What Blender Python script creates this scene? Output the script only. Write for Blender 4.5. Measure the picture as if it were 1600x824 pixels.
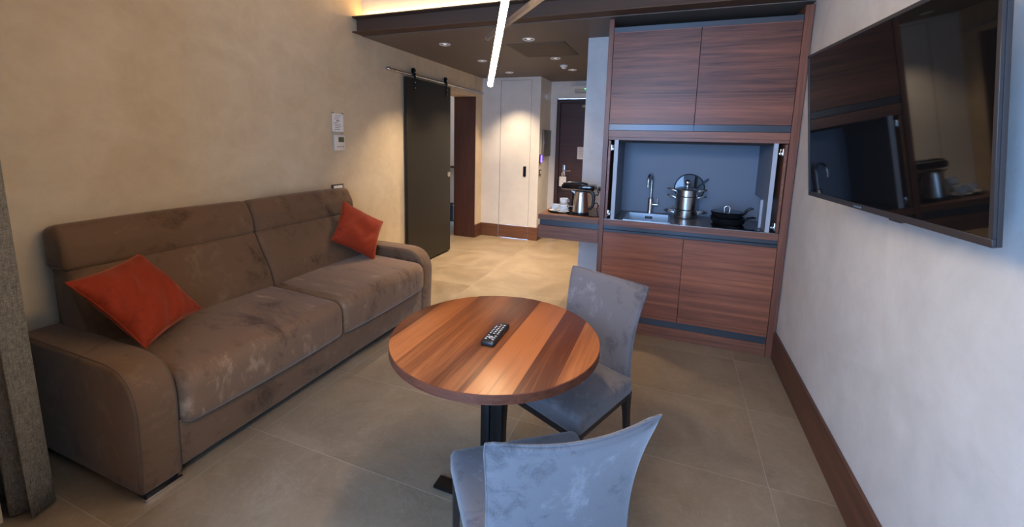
import bpy, bmesh, math, random
from mathutils import Vector, Matrix, noise
random.seed(4)
PI = math.pi
sc = bpy.context.scene
for o in list(bpy.data.objects):
    bpy.data.objects.remove(o, do_unlink=True)
COL = sc.collection

# ------------------------------------------------------------------ camera
F, PX, PY = 654.94, 800.0, 315.17
YAW, PITCH, ROLL = -.3630, .1446, .0244
B0 = Matrix(((1, 0, 0), (0, 0, -1), (0, 1, 0)))
c_, s_ = math.cos(YAW), math.sin(YAW); Ry = Matrix(((c_, 0, -s_), (0, 1, 0), (s_, 0, c_)))
c_, s_ = math.cos(PITCH), math.sin(PITCH); Rx = Matrix(((1, 0, 0), (0, c_, -s_), (0, s_, c_)))
c_, s_ = math.cos(ROLL), math.sin(ROLL); Rz = Matrix(((c_, -s_, 0), (s_, c_, 0), (0, 0, 1)))
M = Rz @ Rx @ Ry @ B0
cam_d = bpy.data.cameras.new('camera')
cam_d.sensor_width = 36; cam_d.sensor_fit = 'HORIZONTAL'
cam_d.lens = F / 1600 * 36
cam_d.shift_x = 0; cam_d.shift_y = -(412 - PY) / 1600
cam_d.clip_start = .02
cam = bpy.data.objects.new('camera', cam_d); COL.objects.link(cam)
R3 = Matrix((M[0], -M[1], -M[2])).transposed()
cam.matrix_world = Matrix.Translation((0, 0, 1.5)) @ R3.to_4x4()
sc.camera = cam

# ------------------------------------------------------------------ light, world, exposure
sc.view_settings.view_transform = 'Standard'
sc.view_settings.look = 'None'
sc.view_settings.gamma = 1
sc.view_settings.use_curve_mapping = False
sc.view_settings.exposure = 0.85
SKY = 10.5
COVE = 20.0
BAR = 100.0
SPOT = 78.0
BATH = 6.0
world = bpy.data.worlds.new('World'); sc.world = world
world.use_nodes = True
bg = world.node_tree.nodes['Background']
bg.inputs[0].default_value = (.30, .55, 1.0, 1); bg.inputs[1].default_value = SKY
WARM = (1.0, .70, .42)


def portal(loc, sx, sy, rot):
    l = bpy.data.lights.new('window_portal', 'AREA'); l.shape = 'RECTANGLE'; l.size = sx; l.size_y = sy
    l.cycles.is_portal = True
    o = bpy.data.objects.new('window_portal', l); COL.objects.link(o); o.location = loc; o.rotation_euler = rot
    return o


WX0, WX1, WZ1, FY = -1.10, .12, 2.75, -.9           # window opening in the front wall
portal(((WX0 + WX1) / 2, FY - .02, WZ1 / 2), WX1 - WX0, WZ1, (PI / 2, 0, 0))


# ------------------------------------------------------------------ helpers
def link(o, parent=None):
    COL.objects.link(o)
    if parent is not None: o.parent = parent
    return o


def tag(o, label=None, cat=None, group=None, kind=None):
    if label: o['label'] = label
    if cat: o['category'] = cat
    if group: o['group'] = group
    if kind: o['kind'] = kind
    return o


def thing(name, label, cat, loc=(0, 0, 0), rz=0, group=None):
    o = bpy.data.objects.new(name, None); o.empty_display_size = .1
    o.location = loc; o.rotation_euler = (0, 0, rz)
    link(o); return tag(o, label, cat, group)


class MB:
    def __init__(s): s.bm = bmesh.new()

    def box(s, x0, x1, y0, y1, z0, z1, bev=0, seg=2):
        r = bmesh.ops.create_cube(s.bm, size=1)
        for v in r['verts']:
            v.co = Vector(((x0 + x1) / 2 + v.co.x * (x1 - x0), (y0 + y1) / 2 + v.co.y * (y1 - y0), (z0 + z1) / 2 + v.co.z * (z1 - z0)))
        if bev:
            es = list({e for v in r['verts'] for e in v.link_edges})
            bmesh.ops.bevel(s.bm, geom=es, offset=bev, segments=seg, profile=.5, affect='EDGES')
        return s

    def tube(s, pts, rad, n=10, flat=1.0, cap=True):
        pts = [Vector(p) for p in pts]
        if not hasattr(rad, '__len__'): rad = [rad] * len(pts)
        rings = []; up = None
        for i, p in enumerate(pts):
            t = (pts[min(i + 1, len(pts) - 1)] - pts[max(i - 1, 0)]).normalized()
            if up is None:
                up = t.orthogonal().normalized() if abs(t.z) > .9 else Vector((0, 0, 1))
            a = (up - t * up.dot(t))
            a = a.normalized() if a.length > 1e-6 else t.orthogonal().normalized()
            b = t.cross(a); up = a
            rings.append([s.bm.verts.new(p + (a * math.cos(2 * PI * k / n) * flat + b * math.sin(2 * PI * k / n)) * rad[i]) for k in range(n)])
        for i in range(len(rings) - 1):
            for k in range(n):
                s.bm.faces.new((rings[i][k], rings[i][(k + 1) % n], rings[i + 1][(k + 1) % n], rings[i + 1][k]))
        if cap:
            s.bm.faces.new(rings[0][::-1]); s.bm.faces.new(rings[-1])
        return s

    def bar(s, a, b, w, h, up=(0, 0, 1)):
        a, b = Vector(a), Vector(b); t = (b - a).normalized(); u = Vector(up); u = (u - t * u.dot(t)).normalized(); r = t.cross(u)
        vs = [s.bm.verts.new(p + r * (i * w / 2) + u * (j * h / 2)) for p in (a, b) for i, j in ((-1, -1), (1, -1), (1, 1), (-1, 1))]
        for q in ((0, 1, 2, 3), (7, 6, 5, 4), (0, 4, 5, 1), (1, 5, 6, 2), (2, 6, 7, 3), (3, 7, 4, 0)): s.bm.faces.new([vs[k] for k in q])
        return s

    def lathe(s, prof, c=(0, 0, 0), n=32, cap=True):
        rings = [[s.bm.verts.new((c[0] + r * math.cos(2 * PI * k / n), c[1] + r * math.sin(2 * PI * k / n), c[2] + z)) for k in range(n)] for r, z in prof]
        for i in range(len(rings) - 1):
            for k in range(n):
                s.bm.faces.new((rings[i][k], rings[i][(k + 1) % n], rings[i + 1][(k + 1) % n], rings[i + 1][k]))
        if cap:
            s.bm.faces.new(rings[0][::-1]); s.bm.faces.new(rings[-1])
        return s

    def prism(s, poly, a0, a1, axis='y'):
        def P(u, v, w): return {'y': (u, w, v), 'x': (w, u, v), 'z': (u, v, w)}[axis]
        A = [s.bm.verts.new(P(u, v, a0)) for u, v in poly]; Bv = [s.bm.verts.new(P(u, v, a1)) for u, v in poly]
        n = len(poly)
        for i in range(n): s.bm.faces.new((A[i], A[(i + 1) % n], Bv[(i + 1) % n], Bv[i]))
        s.bm.faces.new(A[::-1]); s.bm.faces.new(Bv)
        return s

    def loft(s, poly, y0, y1, r=.03, seg=5, mid=6, puff=0.0):
        """closed (x,z) outline carried along y, its two ends rounded by shrinking the outline inward"""
        n = len(poly); C = [Vector((p[0], p[1])) for p in poly]
        area = sum(C[i].x * C[(i + 1) % n].y - C[(i + 1) % n].x * C[i].y for i in range(n))
        sg = 1 if area > 0 else -1
        N = []
        for i in range(n):
            t = C[(i + 1) % n] - C[i - 1]; t.normalize(); N.append(Vector((-t.y, t.x)) * sg)
        sec = []
        for k in range(seg + 1):
            a = PI / 2 * k / seg; sec.append((y0 + r * (1 - math.cos(a)), r * (1 - math.sin(a))))
        for k in range(1, mid): sec.append((y0 + r + (y1 - y0 - 2 * r) * k / mid, 0))
        for k in range(seg, -1, -1):
            a = PI / 2 * k / seg; sec.append((y1 - r * (1 - math.cos(a)), r * (1 - math.sin(a))))
        rings = []
        for y, ins in sec:
            t = (y - y0) / (y1 - y0); pf = puff * (math.sin(PI * t)) ** .6 if puff else 0
            rings.append([s.bm.verts.new((C[i].x + N[i].x * (ins - pf), y, C[i].y + N[i].y * (ins - pf))) for i in range(n)])
        for a, b in zip(rings, rings[1:]):
            for i in range(n): s.bm.faces.new((a[i], a[(i + 1) % n], b[(i + 1) % n], b[i]))
        s.bm.faces.new(rings[0][::-1]); s.bm.faces.new(rings[-1])
        return s

    def grid(s, fn, nu, nv, closed=False):
        g = [[s.bm.verts.new(fn(i / nu, j / nv)) for i in range(nu + (0 if closed else 1))] for j in range(nv + 1)]
        for j in range(nv):
            for i in range(nu):
                i2 = (i + 1) % nu if closed else i + 1
                s.bm.faces.new((g[j][i], g[j][i2], g[j + 1][i2], g[j + 1][i]))
        return g

    def build(s, name, mat, parent=None, smooth=None, loc=None):
        bmesh.ops.recalc_face_normals(s.bm, faces=s.bm.faces[:])
        me = bpy.data.meshes.new(name)
        if smooth is not None:
            for f in s.bm.faces: f.smooth = len(f.verts) < 7
            for e in s.bm.edges:
                if len(e.link_faces) == 2 and e.calc_face_angle() > math.radians(smooth): e.smooth = False
        s.bm.to_mesh(me); s.bm.free()
        me.materials.append(mat)
        o = bpy.data.objects.new(name, me)
        if loc: o.location = loc
        return link(o, parent)


def box(name, x0, x1, y0, y1, z0, z1, mat, parent=None, bev=0, seg=2):
    return MB().box(x0, x1, y0, y1, z0, z1, bev, seg).build(name, mat, parent, 40 if bev else None)


def rounded(pts, seg=5):
    """polygon of (x, z, radius) with rounded corners"""
    out = []; n = len(pts)
    for i in range(n):
        p = Vector(pts[i][:2]); r = pts[i][2]
        a = Vector(pts[i - 1][:2]); b = Vector(pts[(i + 1) % n][:2])
        if r <= 0: out.append((p.x, p.y)); continue
        ua = (a - p).normalized(); ub = (b - p).normalized()
        ang = ua.angle(ub); d = min(r / math.tan(ang / 2), .49 * (a - p).length, .49 * (b - p).length)
        p0 = p + ua * d; p2 = p + ub * d
        for k in range(seg + 1):
            t = k / seg; q = p0 * (1 - t) ** 2 + p * 2 * t * (1 - t) + p2 * t * t
            out.append((q.x, q.y))
    return out


def arc(c, r, a0, a1, n, plane='xz', y=0):
    P = []
    for k in range(n + 1):
        a = math.radians(a0 + (a1 - a0) * k / n)
        P.append((c[0] + r * math.cos(a), y, c[1] + r * math.sin(a)) if plane == 'xz' else (c[0] + r * math.cos(a), c[1] + r * math.sin(a), y))
    return P


def spot(parent, loc, power, size=100, blend=.6, rad=.03, col=WARM, name='lamp_light', rot=(0, 0, 0)):
    l = bpy.data.lights.new(name, 'SPOT'); l.energy = power; l.spot_size = math.radians(size); l.spot_blend = blend
    l.shadow_soft_size = rad; l.color = col
    o = bpy.data.objects.new(name, l); o.location = loc; o.rotation_euler = rot; link(o, parent); return o


# ------------------------------------------------------------------ materials
def mat(name, col=(.5, .5, .5), rough=.5, metal=0, spec=.5, **kw):
    m = bpy.data.materials.new(name); m.use_nodes = True
    b = m.node_tree.nodes['Principled BSDF']
    b.inputs['Base Color'].default_value = (*col, 1); b.inputs['Roughness'].default_value = rough
    b.inputs['Metallic'].default_value = metal; b.inputs['Specular IOR Level'].default_value = spec
    for k, v in kw.items():
        b.inputs[k.replace('_', ' ')].default_value = v
    return m


class NT:
    def __init__(s, m): s.t = m.node_tree; s.b = s.t.nodes['Principled BSDF']

    def n(s, typ, **kw):
        nd = s.t.nodes.new(typ)
        for k, v in kw.items(): setattr(nd, k, v)
        return nd

    def l(s, a, b): s.t.links.new(a, b)

    def coord(s, scale=(1, 1, 1), loc=(0, 0, 0), rot=(0, 0, 0), src='Object'):
        tc = s.n('ShaderNodeTexCoord'); mp = s.n('ShaderNodeMapping')
        mp.inputs['Scale'].default_value = scale; mp.inputs['Location'].default_value = loc; mp.inputs['Rotation'].default_value = rot
        s.l(tc.outputs[src], mp.inputs[0]); return mp.outputs[0]

    def noise(s, vec, scale, detail=4, rough=.55, dist=0):
        nd = s.n('ShaderNodeTexNoise'); nd.inputs['Scale'].default_value = scale; nd.inputs['Detail'].default_value = detail
        nd.inputs['Roughness'].default_value = rough; nd.inputs['Distortion'].default_value = dist
        s.l(vec, nd.inputs['Vector']); return nd.outputs['Fac']

    def ramp(s, fac, stops, interp='LINEAR'):
        r = s.n('ShaderNodeValToRGB'); r.color_ramp.interpolation = interp
        el = r.color_ramp.elements
        while len(el) < len(stops): el.new(.5)
        for e, (p, c) in zip(el, stops):
            e.position = p; e.color = (*c, 1) if hasattr(c, '__len__') else (c, c, c, 1)
        s.l(fac, r.inputs[0]); return r.outputs[0]

    def mix(s, a, b, fac, mode='MIX'):
        m = s.n('ShaderNodeMix', data_type='RGBA', blend_type=mode)
        for sock, v in ((m.inputs['Factor'], fac), (m.inputs['A'], a), (m.inputs['B'], b)):
            if hasattr(v, 'is_linked'): s.l(v, sock)
            elif hasattr(v, '__len__'): sock.default_value = (*v, 1)
            else: sock.default_value = v
        return m.outputs['Result']

    def math(s, op, a, b=0):
        m = s.n('ShaderNodeMath', operation=op)
        for i, v in enumerate((a, b)):
            if hasattr(v, 'is_linked'): s.l(v, m.inputs[i])
            else: m.inputs[i].default_value = v
        return m.outputs[0]

    def bump(s, h, strength=.3, dist=.01):
        b = s.n('ShaderNodeBump'); b.inputs['Strength'].default_value = strength; b.inputs['Distance'].default_value = dist
        s.l(h, b.inputs['Height']); s.l(b.outputs[0], s.b.inputs['Normal'])

    def color(s, c): s.l(c, s.b.inputs['Base Color'])

    def rough(s, c): s.l(c, s.b.inputs['Roughness'])


def plaster(name, c1, c2):
    m = mat(name, rough=.62, spec=.3); t = NT(m); v = t.coord()
    a = t.noise(v, 2.2, 6, .6, 1.2); b = t.noise(v, 9, 5, .65, .6)
    f = t.mix(a, b, .35)
    t.color(t.ramp(f, [(.33, c1), (.66, c2)]))
    t.bump(t.noise(v, 14, 6, .7), .12, .01)
    return m


def walnut(name, grain='x', plank='z', width=.165, dark=(.075, .026, .016), light=(.30, .125, .062), rough=.38, seed=0., off=0., stops=None, contrast=1.0, plank_amt=.5):
    """veneer: streaks run along `grain`; planks of differing tone are laid side by side along `plank`"""
    m = mat(name, rough=rough, spec=.5); t = NT(m)
    tc = t.n('ShaderNodeTexCoord'); sp = t.n('ShaderNodeSeparateXYZ'); t.l(tc.outputs['Object'], sp.inputs[0])
    ax = {'x': 0, 'y': 1, 'z': 2}
    P = t.math('ADD', sp.outputs[ax[plank]], off)
    if stops:
        r = t.ramp(t.math('ADD', P, .5), stops, 'CONSTANT'); tone = r; cell = r
    else:
        cell = t.math('FLOOR', t.math('DIVIDE', P, width))
        w = t.n('ShaderNodeTexWhiteNoise', noise_dimensions='1D'); t.l(t.math('ADD', cell, seed + .37), w.inputs['W']); tone = w.outputs['Value']
    mp = t.n('ShaderNodeMapping'); t.l(tc.outputs['Object'], mp.inputs[0])
    sc_ = [44, 44, 44]; sc_[ax[grain]] = 1.7; mp.inputs['Scale'].default_value = sc_
    shift = t.n('ShaderNodeCombineXYZ'); t.l(t.math('MULTIPLY', tone, 37.), shift.inputs[ax[grain]]); shift.inputs[(ax[grain] + 1) % 3].default_value = seed
    va = t.n('ShaderNodeVectorMath', operation='ADD'); t.l(mp.outputs[0], va.inputs[0]); t.l(shift.outputs[0], va.inputs[1])
    g1 = t.noise(va.outputs[0], 1.0, 6, .62, 1.1)
    mp2 = t.n('ShaderNodeMapping'); t.l(tc.outputs['Object'], mp2.inputs[0]); s2 = [150, 150, 150]; s2[ax[grain]] = 4; mp2.inputs['Scale'].default_value = s2
    g2 = t.noise(mp2.outputs[0], 1.0, 3, .6)
    mp3 = t.n('ShaderNodeMapping'); t.l(va.outputs[0], mp3.inputs[0]); mp3.inputs['Scale'].default_value = (.22, .22, .22) if True else (1, 1, 1)
    g3 = t.noise(mp3.outputs[0], 1.3, 2, .5, 2.0)
    f = t.mix(g1, g2, .3); f = t.mix(f, g3, .35)
    f = t.math('ADD', f, t.math('MULTIPLY', t.math('SUBTRACT', tone, .5), plank_amt * .36))
    mid = tuple((a * .55 + b * .45) for a, b in zip(dark, light))
    t.color(t.ramp(f, [(.5 - .2 / contrast, dark), (.5, mid), (.5 + .2 / contrast, light)]))
    t.bump(g2, .05, .002)
    return m


def suede(name, c0, c1, c2, scale=5, nap=(1, 1, 1), rough=.75, sheen=.3, tint=(1, .9, .8), seed=0):
    """brushed microfibre: cloudy hand marks where the nap lies another way"""
    m = mat(name, rough=rough, spec=.2); t = NT(m); v = t.coord(nap, (seed, seed, 0))
    a = t.noise(v, scale, 5, .6, 1.0); b = t.noise(v, scale * 3.2, 5, .7, .8); c = t.noise(v, 260, 2, .5)
    f = t.mix(a, b, .42); f = t.mix(f, c, .1)
    t.color(t.ramp(f, [(.36, c0), (.47, c1), (.55, c1), (.70, c2)]))
    t.b.inputs['Sheen Weight'].default_value = sheen; t.b.inputs['Sheen Roughness'].default_value = .4; t.b.inputs['Sheen Tint'].default_value = (*tint, 1)
    t.bump(t.mix(b, c, .5), .10, .004)
    return m


def floor_mat():
    m = mat('stone_tile', rough=.34, spec=.5); t = NT(m)
    tc = t.n('ShaderNodeTexCoord'); sp = t.n('ShaderNodeSeparateXYZ'); t.l(tc.outputs['Object'], sp.inputs[0])
    def line(o, off, per, w):
        q = t.math('ADD', t.math('DIVIDE', t.math('SUBTRACT', o, off), per), 50.5)
        d = t.math('ABSOLUTE', t.math('SUBTRACT', t.math('FRACT', q), .5))
        return t.math('LESS_THAN', d, w / per), t.math('FLOOR', t.math('SUBTRACT', q, .5))
    lx, cx = line(sp.outputs[0], .505, 1.181, .0017); ly, cy = line(sp.outputs[1], 3.166, .5975, .0017)
    g = t.math('MAXIMUM', lx, ly)
    cb = t.n('ShaderNodeCombineXYZ'); t.l(cx, cb.inputs[0]); t.l(cy, cb.inputs[1])
    w = t.n('ShaderNodeTexWhiteNoise', noise_dimensions='2D'); t.l(cb.outputs[0], w.inputs['Vector'])
    sh = t.n('ShaderNodeVectorMath', operation='SCALE'); t.l(w.outputs['Color'], sh.inputs[0]); sh.inputs['Scale'].default_value = 9
    va = t.n('ShaderNodeVectorMath', operation='ADD'); t.l(tc.outputs['Object'], va.inputs[0]); t.l(sh.outputs[0], va.inputs[1])
    a = t.noise(va.outputs[0], 2.2, 7, .62, 1.0); b = t.noise(va.outputs[0], 40, 4, .6)
    vn = t.noise(va.outputs[0], 3.0, 6, .6, 2.2)
    vein = t.ramp(t.math('ABSOLUTE', t.math('SUBTRACT', vn, .5)), [(0, 1.), (.012, 0.)])
    f = t.mix(a, b, .22)
    c = t.ramp(f, [(.3, (.165, .118, .075)), (.55, (.245, .182, .120)), (.75, (.32, .245, .165))])
    c = t.mix(c, (.40, .36, .30), t.math('MULTIPLY', vein, .16))
    c = t.mix(c, (.50, .43, .33), t.math('MULTIPLY', g, .4))
    t.color(c); t.rough(t.ramp(f, [(.3, .30), (.7, .42)])); t.bump(t.math('SUBTRACT', t.math('MULTIPLY', b, .3), g), .15, .003)
    return m


M_wall = plaster('warm_plaster', (.52, .39, .25), (.64, .505, .34))
M_wallr = plaster('grey_plaster', (.50, .49, .47), (.62, .605, .585))
M_white = plaster('white_plaster', (.66, .595, .52), (.74, .675, .60))
M_lowceil = mat('taupe_paint', (.135, .108, .088), .6)
M_steel = mat('brown_painted_steel', (.095, .058, .040), .65, spec=.15)
M_floor = floor_mat()
M_w_door = walnut('walnut_fronts', 'x', 'z', .236, seed=2.1, off=.0, dark=(.06, .018, .010), light=(.36, .120, .058), rough=.42, contrast=.95, plank_amt=.7)
M_w_door2 = walnut('walnut_fronts_low', 'x', 'z', .33, seed=5.3, off=.015, dark=(.06, .018, .010), light=(.38, .120, .052), rough=.42, contrast=.95, plank_amt=.7)
M_w_vert = walnut('walnut_upright', 'z', 'x', .3, seed=1.3, dark=(.08, .024, .014), light=(.28, .10, .052), rough=.4)
M_w_rail = walnut('walnut_rail', 'x', 'z', .4, seed=3.3, dark=(.08, .026, .015), light=(.30, .115, .062), rough=.4)
M_w_base = walnut('walnut_skirting', 'y', 'z', .5, seed=7.3, dark=(.045, .016, .01), light=(.16, .06, .03), rough=.4)
M_w_basex = walnut('walnut_skirting_across', 'x', 'z', .5, seed=8.3, dark=(.07, .026, .014), light=(.26, .105, .05), rough=.4)
M_w_table = walnut('walnut_table', 'y', 'x', .15, seed=4.4, rough=.33, dark=(.10, .024, .008), light=(.40, .132, .040), contrast=1.25, plank_amt=1.0,
                   stops=[(0, .05), (.155, .9), (.27, .40), (.425, .22), (.565, 1.0), (.70, .12), (.805, .75)])
M_w_tedge = walnut('walnut_table_edge', 'x', 'z', .012, seed=9.4, dark=(.06, .017, .009), light=(.18, .056, .027), rough=.5)
M_w_tedge.node_tree.nodes['Principled BSDF'].inputs['Specular IOR Level'].default_value = .2
M_w_dark = walnut('dark_entrance_wood', 'x', 'z', .3, seed=6.1, dark=(.028, .011, .008), light=(.075, .028, .02), rough=.45)
M_w_jamb = walnut('jamb_wood', 'z', 'x', .4, seed=2.9, dark=(.04, .012, .008), light=(.12, .04, .022), rough=.45)
M_sofa = suede('brown_microfibre', (.065, .033, .017), (.145, .080, .042), (.23, .14, .08), 3.0, rough=.8, sheen=.35, tint=(1, .85, .7))
M_sofa_seat = suede('brown_microfibre_seat', (.065, .032, .016), (.175, .098, .053), (.40, .255, .155), 3.0, nap=(.6, 1.6, 1), rough=.78, sheen=.4, tint=(1, .85, .72), seed=3)
M_piping = mat('brown_piping', (.10, .06, .038), .7)
M_chair = suede('grey_velvet', (.055, .050, .054), (.135, .122, .126), (.30, .275, .275), 4.0, nap=(1, 1, .8), rough=.75, sheen=.35, tint=(1, .97, .97), seed=7)
M_legs = mat('dark_stained_wood', (.022, .012, .010), .42)
M_rust = suede('rust_velvet', (.155, .013, .003), (.25, .024, .005), (.37, .046, .010), 6, rough=.75, sheen=.35, tint=(1, .5, .3), seed=5)
M_blackmetal = mat('black_steel', (.012, .011, .011), .38, .6)
M_chrome = mat('chrome', (.75, .75, .76), .12, 1)
M_alu = mat('grey_aluminium', (.13, .11, .10), .4, .6)
M_vent = mat('vent_slats', (.075, .058, .047), .55)
M_brushed = mat('brushed_steel', (.62, .60, .58), .26, 1)
M_sink = mat('satin_steel', (.62, .66, .70), .3, 1)
M_anth = mat('anthracite_profile', (.07, .078, .09), .32, .5)
M_grey = mat('graphite_laminate', (.165, .20, .26), .5)
M_greyedge = mat('pale_laminate_edge', (.42, .44, .48), .45)
M_black = mat('black_plastic', (.012, .012, .013), .3)
M_glossy = mat('black_gloss', (.006, .006, .007), .06)
M_screen = mat('tv_glass', (.003, .003, .003), .035, spec=.35)
M_bezel = mat('tv_bezel', (.035, .032, .034), .35, .3)
M_door = mat('olive_lacquer', (.022, .018, .013), .42, spec=.25)
M_ceramic = mat('white_ceramic', (.80, .78, .74), .15)
M_paper = mat('paper', (.78, .74, .68), .7)
M_ink = mat('grey_ink', (.32, .28, .25), .8)
M_plasticw = mat('cream_plastic', (.68, .62, .54), .4)
M_lcd = mat('green_lcd', (.06, .075, .02), .3)
M_socket = mat('dark_socket_frame', (.07, .035, .025), .35)
M_box = mat('grey_metal_panel', (.20, .18, .165), .4, .3)
M_lowgap = mat('shadow_joint', (.01, .009, .009), .8)
M_clear = mat('clear_sheet', (.9, .88, .84), .05, **{'Transmission_Weight': .9, 'IOR': 1.3})
M_glasslid = mat('lid_glass', (.8, .85, .9), .02, **{'Transmission_Weight': .95, 'IOR': 1.45})


def emis(name, col, st):
    m = mat(name, (.8, .8, .8), .5); b = m.node_tree.nodes['Principled BSDF']
    b.inputs['Emission Color'].default_value = (*col, 1); b.inputs['Emission Strength'].default_value = st; return m


M_led = emis('led_diffuser', (1.0, .72, .42), BAR)
M_led2 = emis('led_diffuser_upper', (1.0, .72, .42), BAR)
M_cove = emis('cove_led', (1.0, .66, .26), COVE)
M_bulb = emis('downlight_bulb', (1.0, .78, .5), .5)
M_violet = emis('violet_indicator', (.16, .03, 1.0), 1.6)
M_green = emis('green_indicator', (.1, 1.0, .35), 3)


def curtain_mat():
    m = mat('dark_linen', rough=.9, spec=.1); t = NT(m); v = t.coord((60, 60, 700)); h = t.coord((500, 500, 30))
    a = t.noise(v, 1, 3, .7); b = t.noise(h, 1, 2, .6)
    f = t.mix(a, b, .4); t.color(t.ramp(f, [(.35, (.07, .06, .048)), (.5, (.16, .145, .118)), (.68, (.34, .31, .25))])); t.bump(f, .35, .004)
    return m


M_curtain = curtain_mat()

# ------------------------------------------------------------------ the room
XL, XR, ZC, ZH = -2.79, .775, 2.425, 3.35


def struct(name, x0, x1, y0, y1, z0, z1, m, bev=0):
    return tag(box(name, x0, x1, y0, y1, z0, z1, m, None, bev), kind='structure')


struct('floor', -5.2, .95, FY - .15, 7.2, -.1, 0, M_floor)
struct('ceiling', -2.99, .95, FY - .15, 3.31, ZH, ZH + .1, M_white)
struct('ceiling_lower', -2.99, .95, 3.31, 6.7, ZC, ZC + .12, M_lowceil)
tag(bpy.data.objects['ceiling_lower'], 'flat taupe lowered ceiling with round downlights over the kitchen and hall')
struct('wall_right', XR, XR + .15, FY - .15, 6.7, 0, ZH, M_wallr)
# left wall: long stretch beside the sofa, lintel over the opening, short piece after it
w = MB()
w.box(XL - .35, XL, FY - .15, 4.95, 0, ZH); w.box(XL - .35, XL, 4.95, 5.715, 2.13, ZH); w.box(XL - .35, XL, 5.735, 6.7, 0, ZH)
tag(w.build('wall_left', M_wall), kind='structure')
w = MB()
w.box(XL, WX0, FY - .15, FY, 0, ZH); w.box(WX1, XR, FY - .15, FY, 0, ZH); w.box(WX0, WX1, FY - .15, FY, WZ1, ZH)
tag(w.build('wall_front', M_wallr), kind='structure')
pw = MB(); pw.prism([(XL, FY), (-1.30, FY), (-1.30, .26), (-2.30, .26), (-2.30, .635), (XL, .635)], 0, ZH, 'z')  # pier by the curtain, plus an unseen block added to shade left wall and sofa
tag(pw.build('wall_pier_light_block', M_wall), kind='structure')
struct('wall_above_beam', XL, XR, 3.31, 3.41, ZC + .12, ZH, M_white)
fr = MB()
for a in (WX0, WX1 - .05, (WX0 + WX1) / 2 - .03): fr.box(a, a + .05, FY - .1, FY - .04, 0, WZ1)
fr.box(WX0, WX1, FY - .1, FY - .04, 0, .05); fr.box(WX0, WX1, FY - .1, FY - .04, WZ1 - .05, WZ1)
tag(fr.build('window_1', M_blackmetal), kind='structure')
# walnut lining on the far jamb of the opening
struct('trim_1', XL - .35, XL + .004, 5.715, 5.735, 0, 2.13, M_w_jamb)
# hall end: cupboard wall, its return, entrance wall, side wall behind the kitchen
cw = MB(); cy = 5.965
cw.box(XL, -2.484, cy, cy + .12, 0, ZC); cw.box(-1.997, -1.86, cy, cy + .12, 0, ZC); cw.box(-2.484, -1.997, cy, cy + .12, 2.385, ZC)
tag(cw.build('wall_cupboard', M_white), kind='structure')
struct('wall_return', -1.90, -1.86, cy + .12, 6.52, 0, ZC, M_white)
bw = MB(); bw.box(-1.90, -1.755, 6.52, 6.7, 0, ZC); bw.box(-1.755, -.78, 6.52, 6.7, 2.17, ZC); bw.box(-.83, .775, 6.52, 6.7, 0, ZC)
tag(bw.build('wall_back', M_white), kind='structure')
struct('wall_kitchen', -.785, XR, 3.90, 6.52, 0, ZC, M_wallr)

# skirtings
def baseboard(name, x0, x1, y0, y1, m):
    return tag(MB().box(x0, x1, y0, y1, 0, .2, .002, 1).build(name, m, None, 40), kind='structure')


baseboard('baseboard_right', .757, XR, FY, 3.30, M_w_base)
baseboard('baseboard_left', XL, XL + .014, .64, 4.95, M_w_base)
baseboard('baseboard_jamb', XL, XL + .018, 5.737, cy - .018, M_w_base)
b = MB(); b.box(XL, -2.486, cy - .018, cy, 0, .2); b.box(-1.995, -1.845, cy - .018, cy, 0, .2)
tag(b.build('baseboard_cupboard', M_w_basex), kind='structure')
baseboard('baseboard_return', -1.86, -1.845, cy, 6.52, M_w_base)

# cupboard door flush in the wall
d = tag(MB().box(-2.480, -2.001, cy + .002, cy + .03, .2, 2.381, .001, 1).build('door_1', M_white), kind='structure')
box('skirting_strip', -2.480, -2.001, cy - .016, cy + .002, .004, .199, M_w_basex, d)
hd = MB(); hd.box(-2.098, -2.052, cy - .004, cy + .001, .965, 1.12, .004)
hd.build('flush_pull', M_blackmetal, d, 40)
g = MB(); g.box(-2.486, -2.4805, cy + .001, cy + .01, .2, 2.387); g.box(-2.0005, -1.995, cy + .001, cy + .01, .2, 2.387); g.box(-2.486, -1.995, cy + .001, cy + .01, 2.3815, 2.387)
g.build('door_joint', M_socket, d)

# entrance door
d = tag(MB().box(-1.70, -.85, 6.545, 6.59, .005, 2.10, .003, 1).build('door_2', M_w_dark, None, 40), kind='structure')
f = MB(); f.box(-1.755, -1.70, 6.50, 6.60, 0, 2.155); f.box(-.85, -.83, 6.5, 6.6, 0, 2.155); f.box(-1.70, -.85, 6.50, 6.60, 2.10, 2.155)
f.build('door_frame', M_w_dark, d)
h = MB(); h.box(-1.635, -1.595, 6.533, 6.545, .94, 1.14, .004); h.tube([(-1.615, 6.533, 1.05), (-1.615, 6.485, 1.05), (-1.605, 6.478, 1.05), (-1.49, 6.478, 1.05)], .009, 10)
h.build('door_handle', M_brushed, d, 40)
cl = MB(); cl.box(-1.36, -1.05, 6.50, 6.545, 2.03, 2.085, .004); cl.build('door_closer', M_brushed, d, 40)
hg = MB(); hg.box(-1.665, -1.555, 6.474, 6.477, .80, .955); hg.tube([(-1.62, 6.4755, .95), (-1.63, 6.4755, 1.0), (-1.605, 6.4755, 1.035), (-1.58, 6.4755, 1.0), (-1.59, 6.4755, .95)], .005, 6)
tag(hg.build('door_hanger', M_paper), 'pale card hanger looped over the entrance door handle', 'door hanger')
nt = thing('notice_sheet', 'white printed notice fixed to the dark entrance door', 'notice', (-1.41, 6.545, 1.235))
box('sheet', 0, .18, -.004, 0, 0, .19, M_paper, nt)
ln = MB()
for k in range(6): ln.box(.02, .02 + random.uniform(.09, .14), -.0045, -.004, .165 - k * .026, .171 - k * .026)
ln.build('printed_lines', M_ink, nt)
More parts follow.
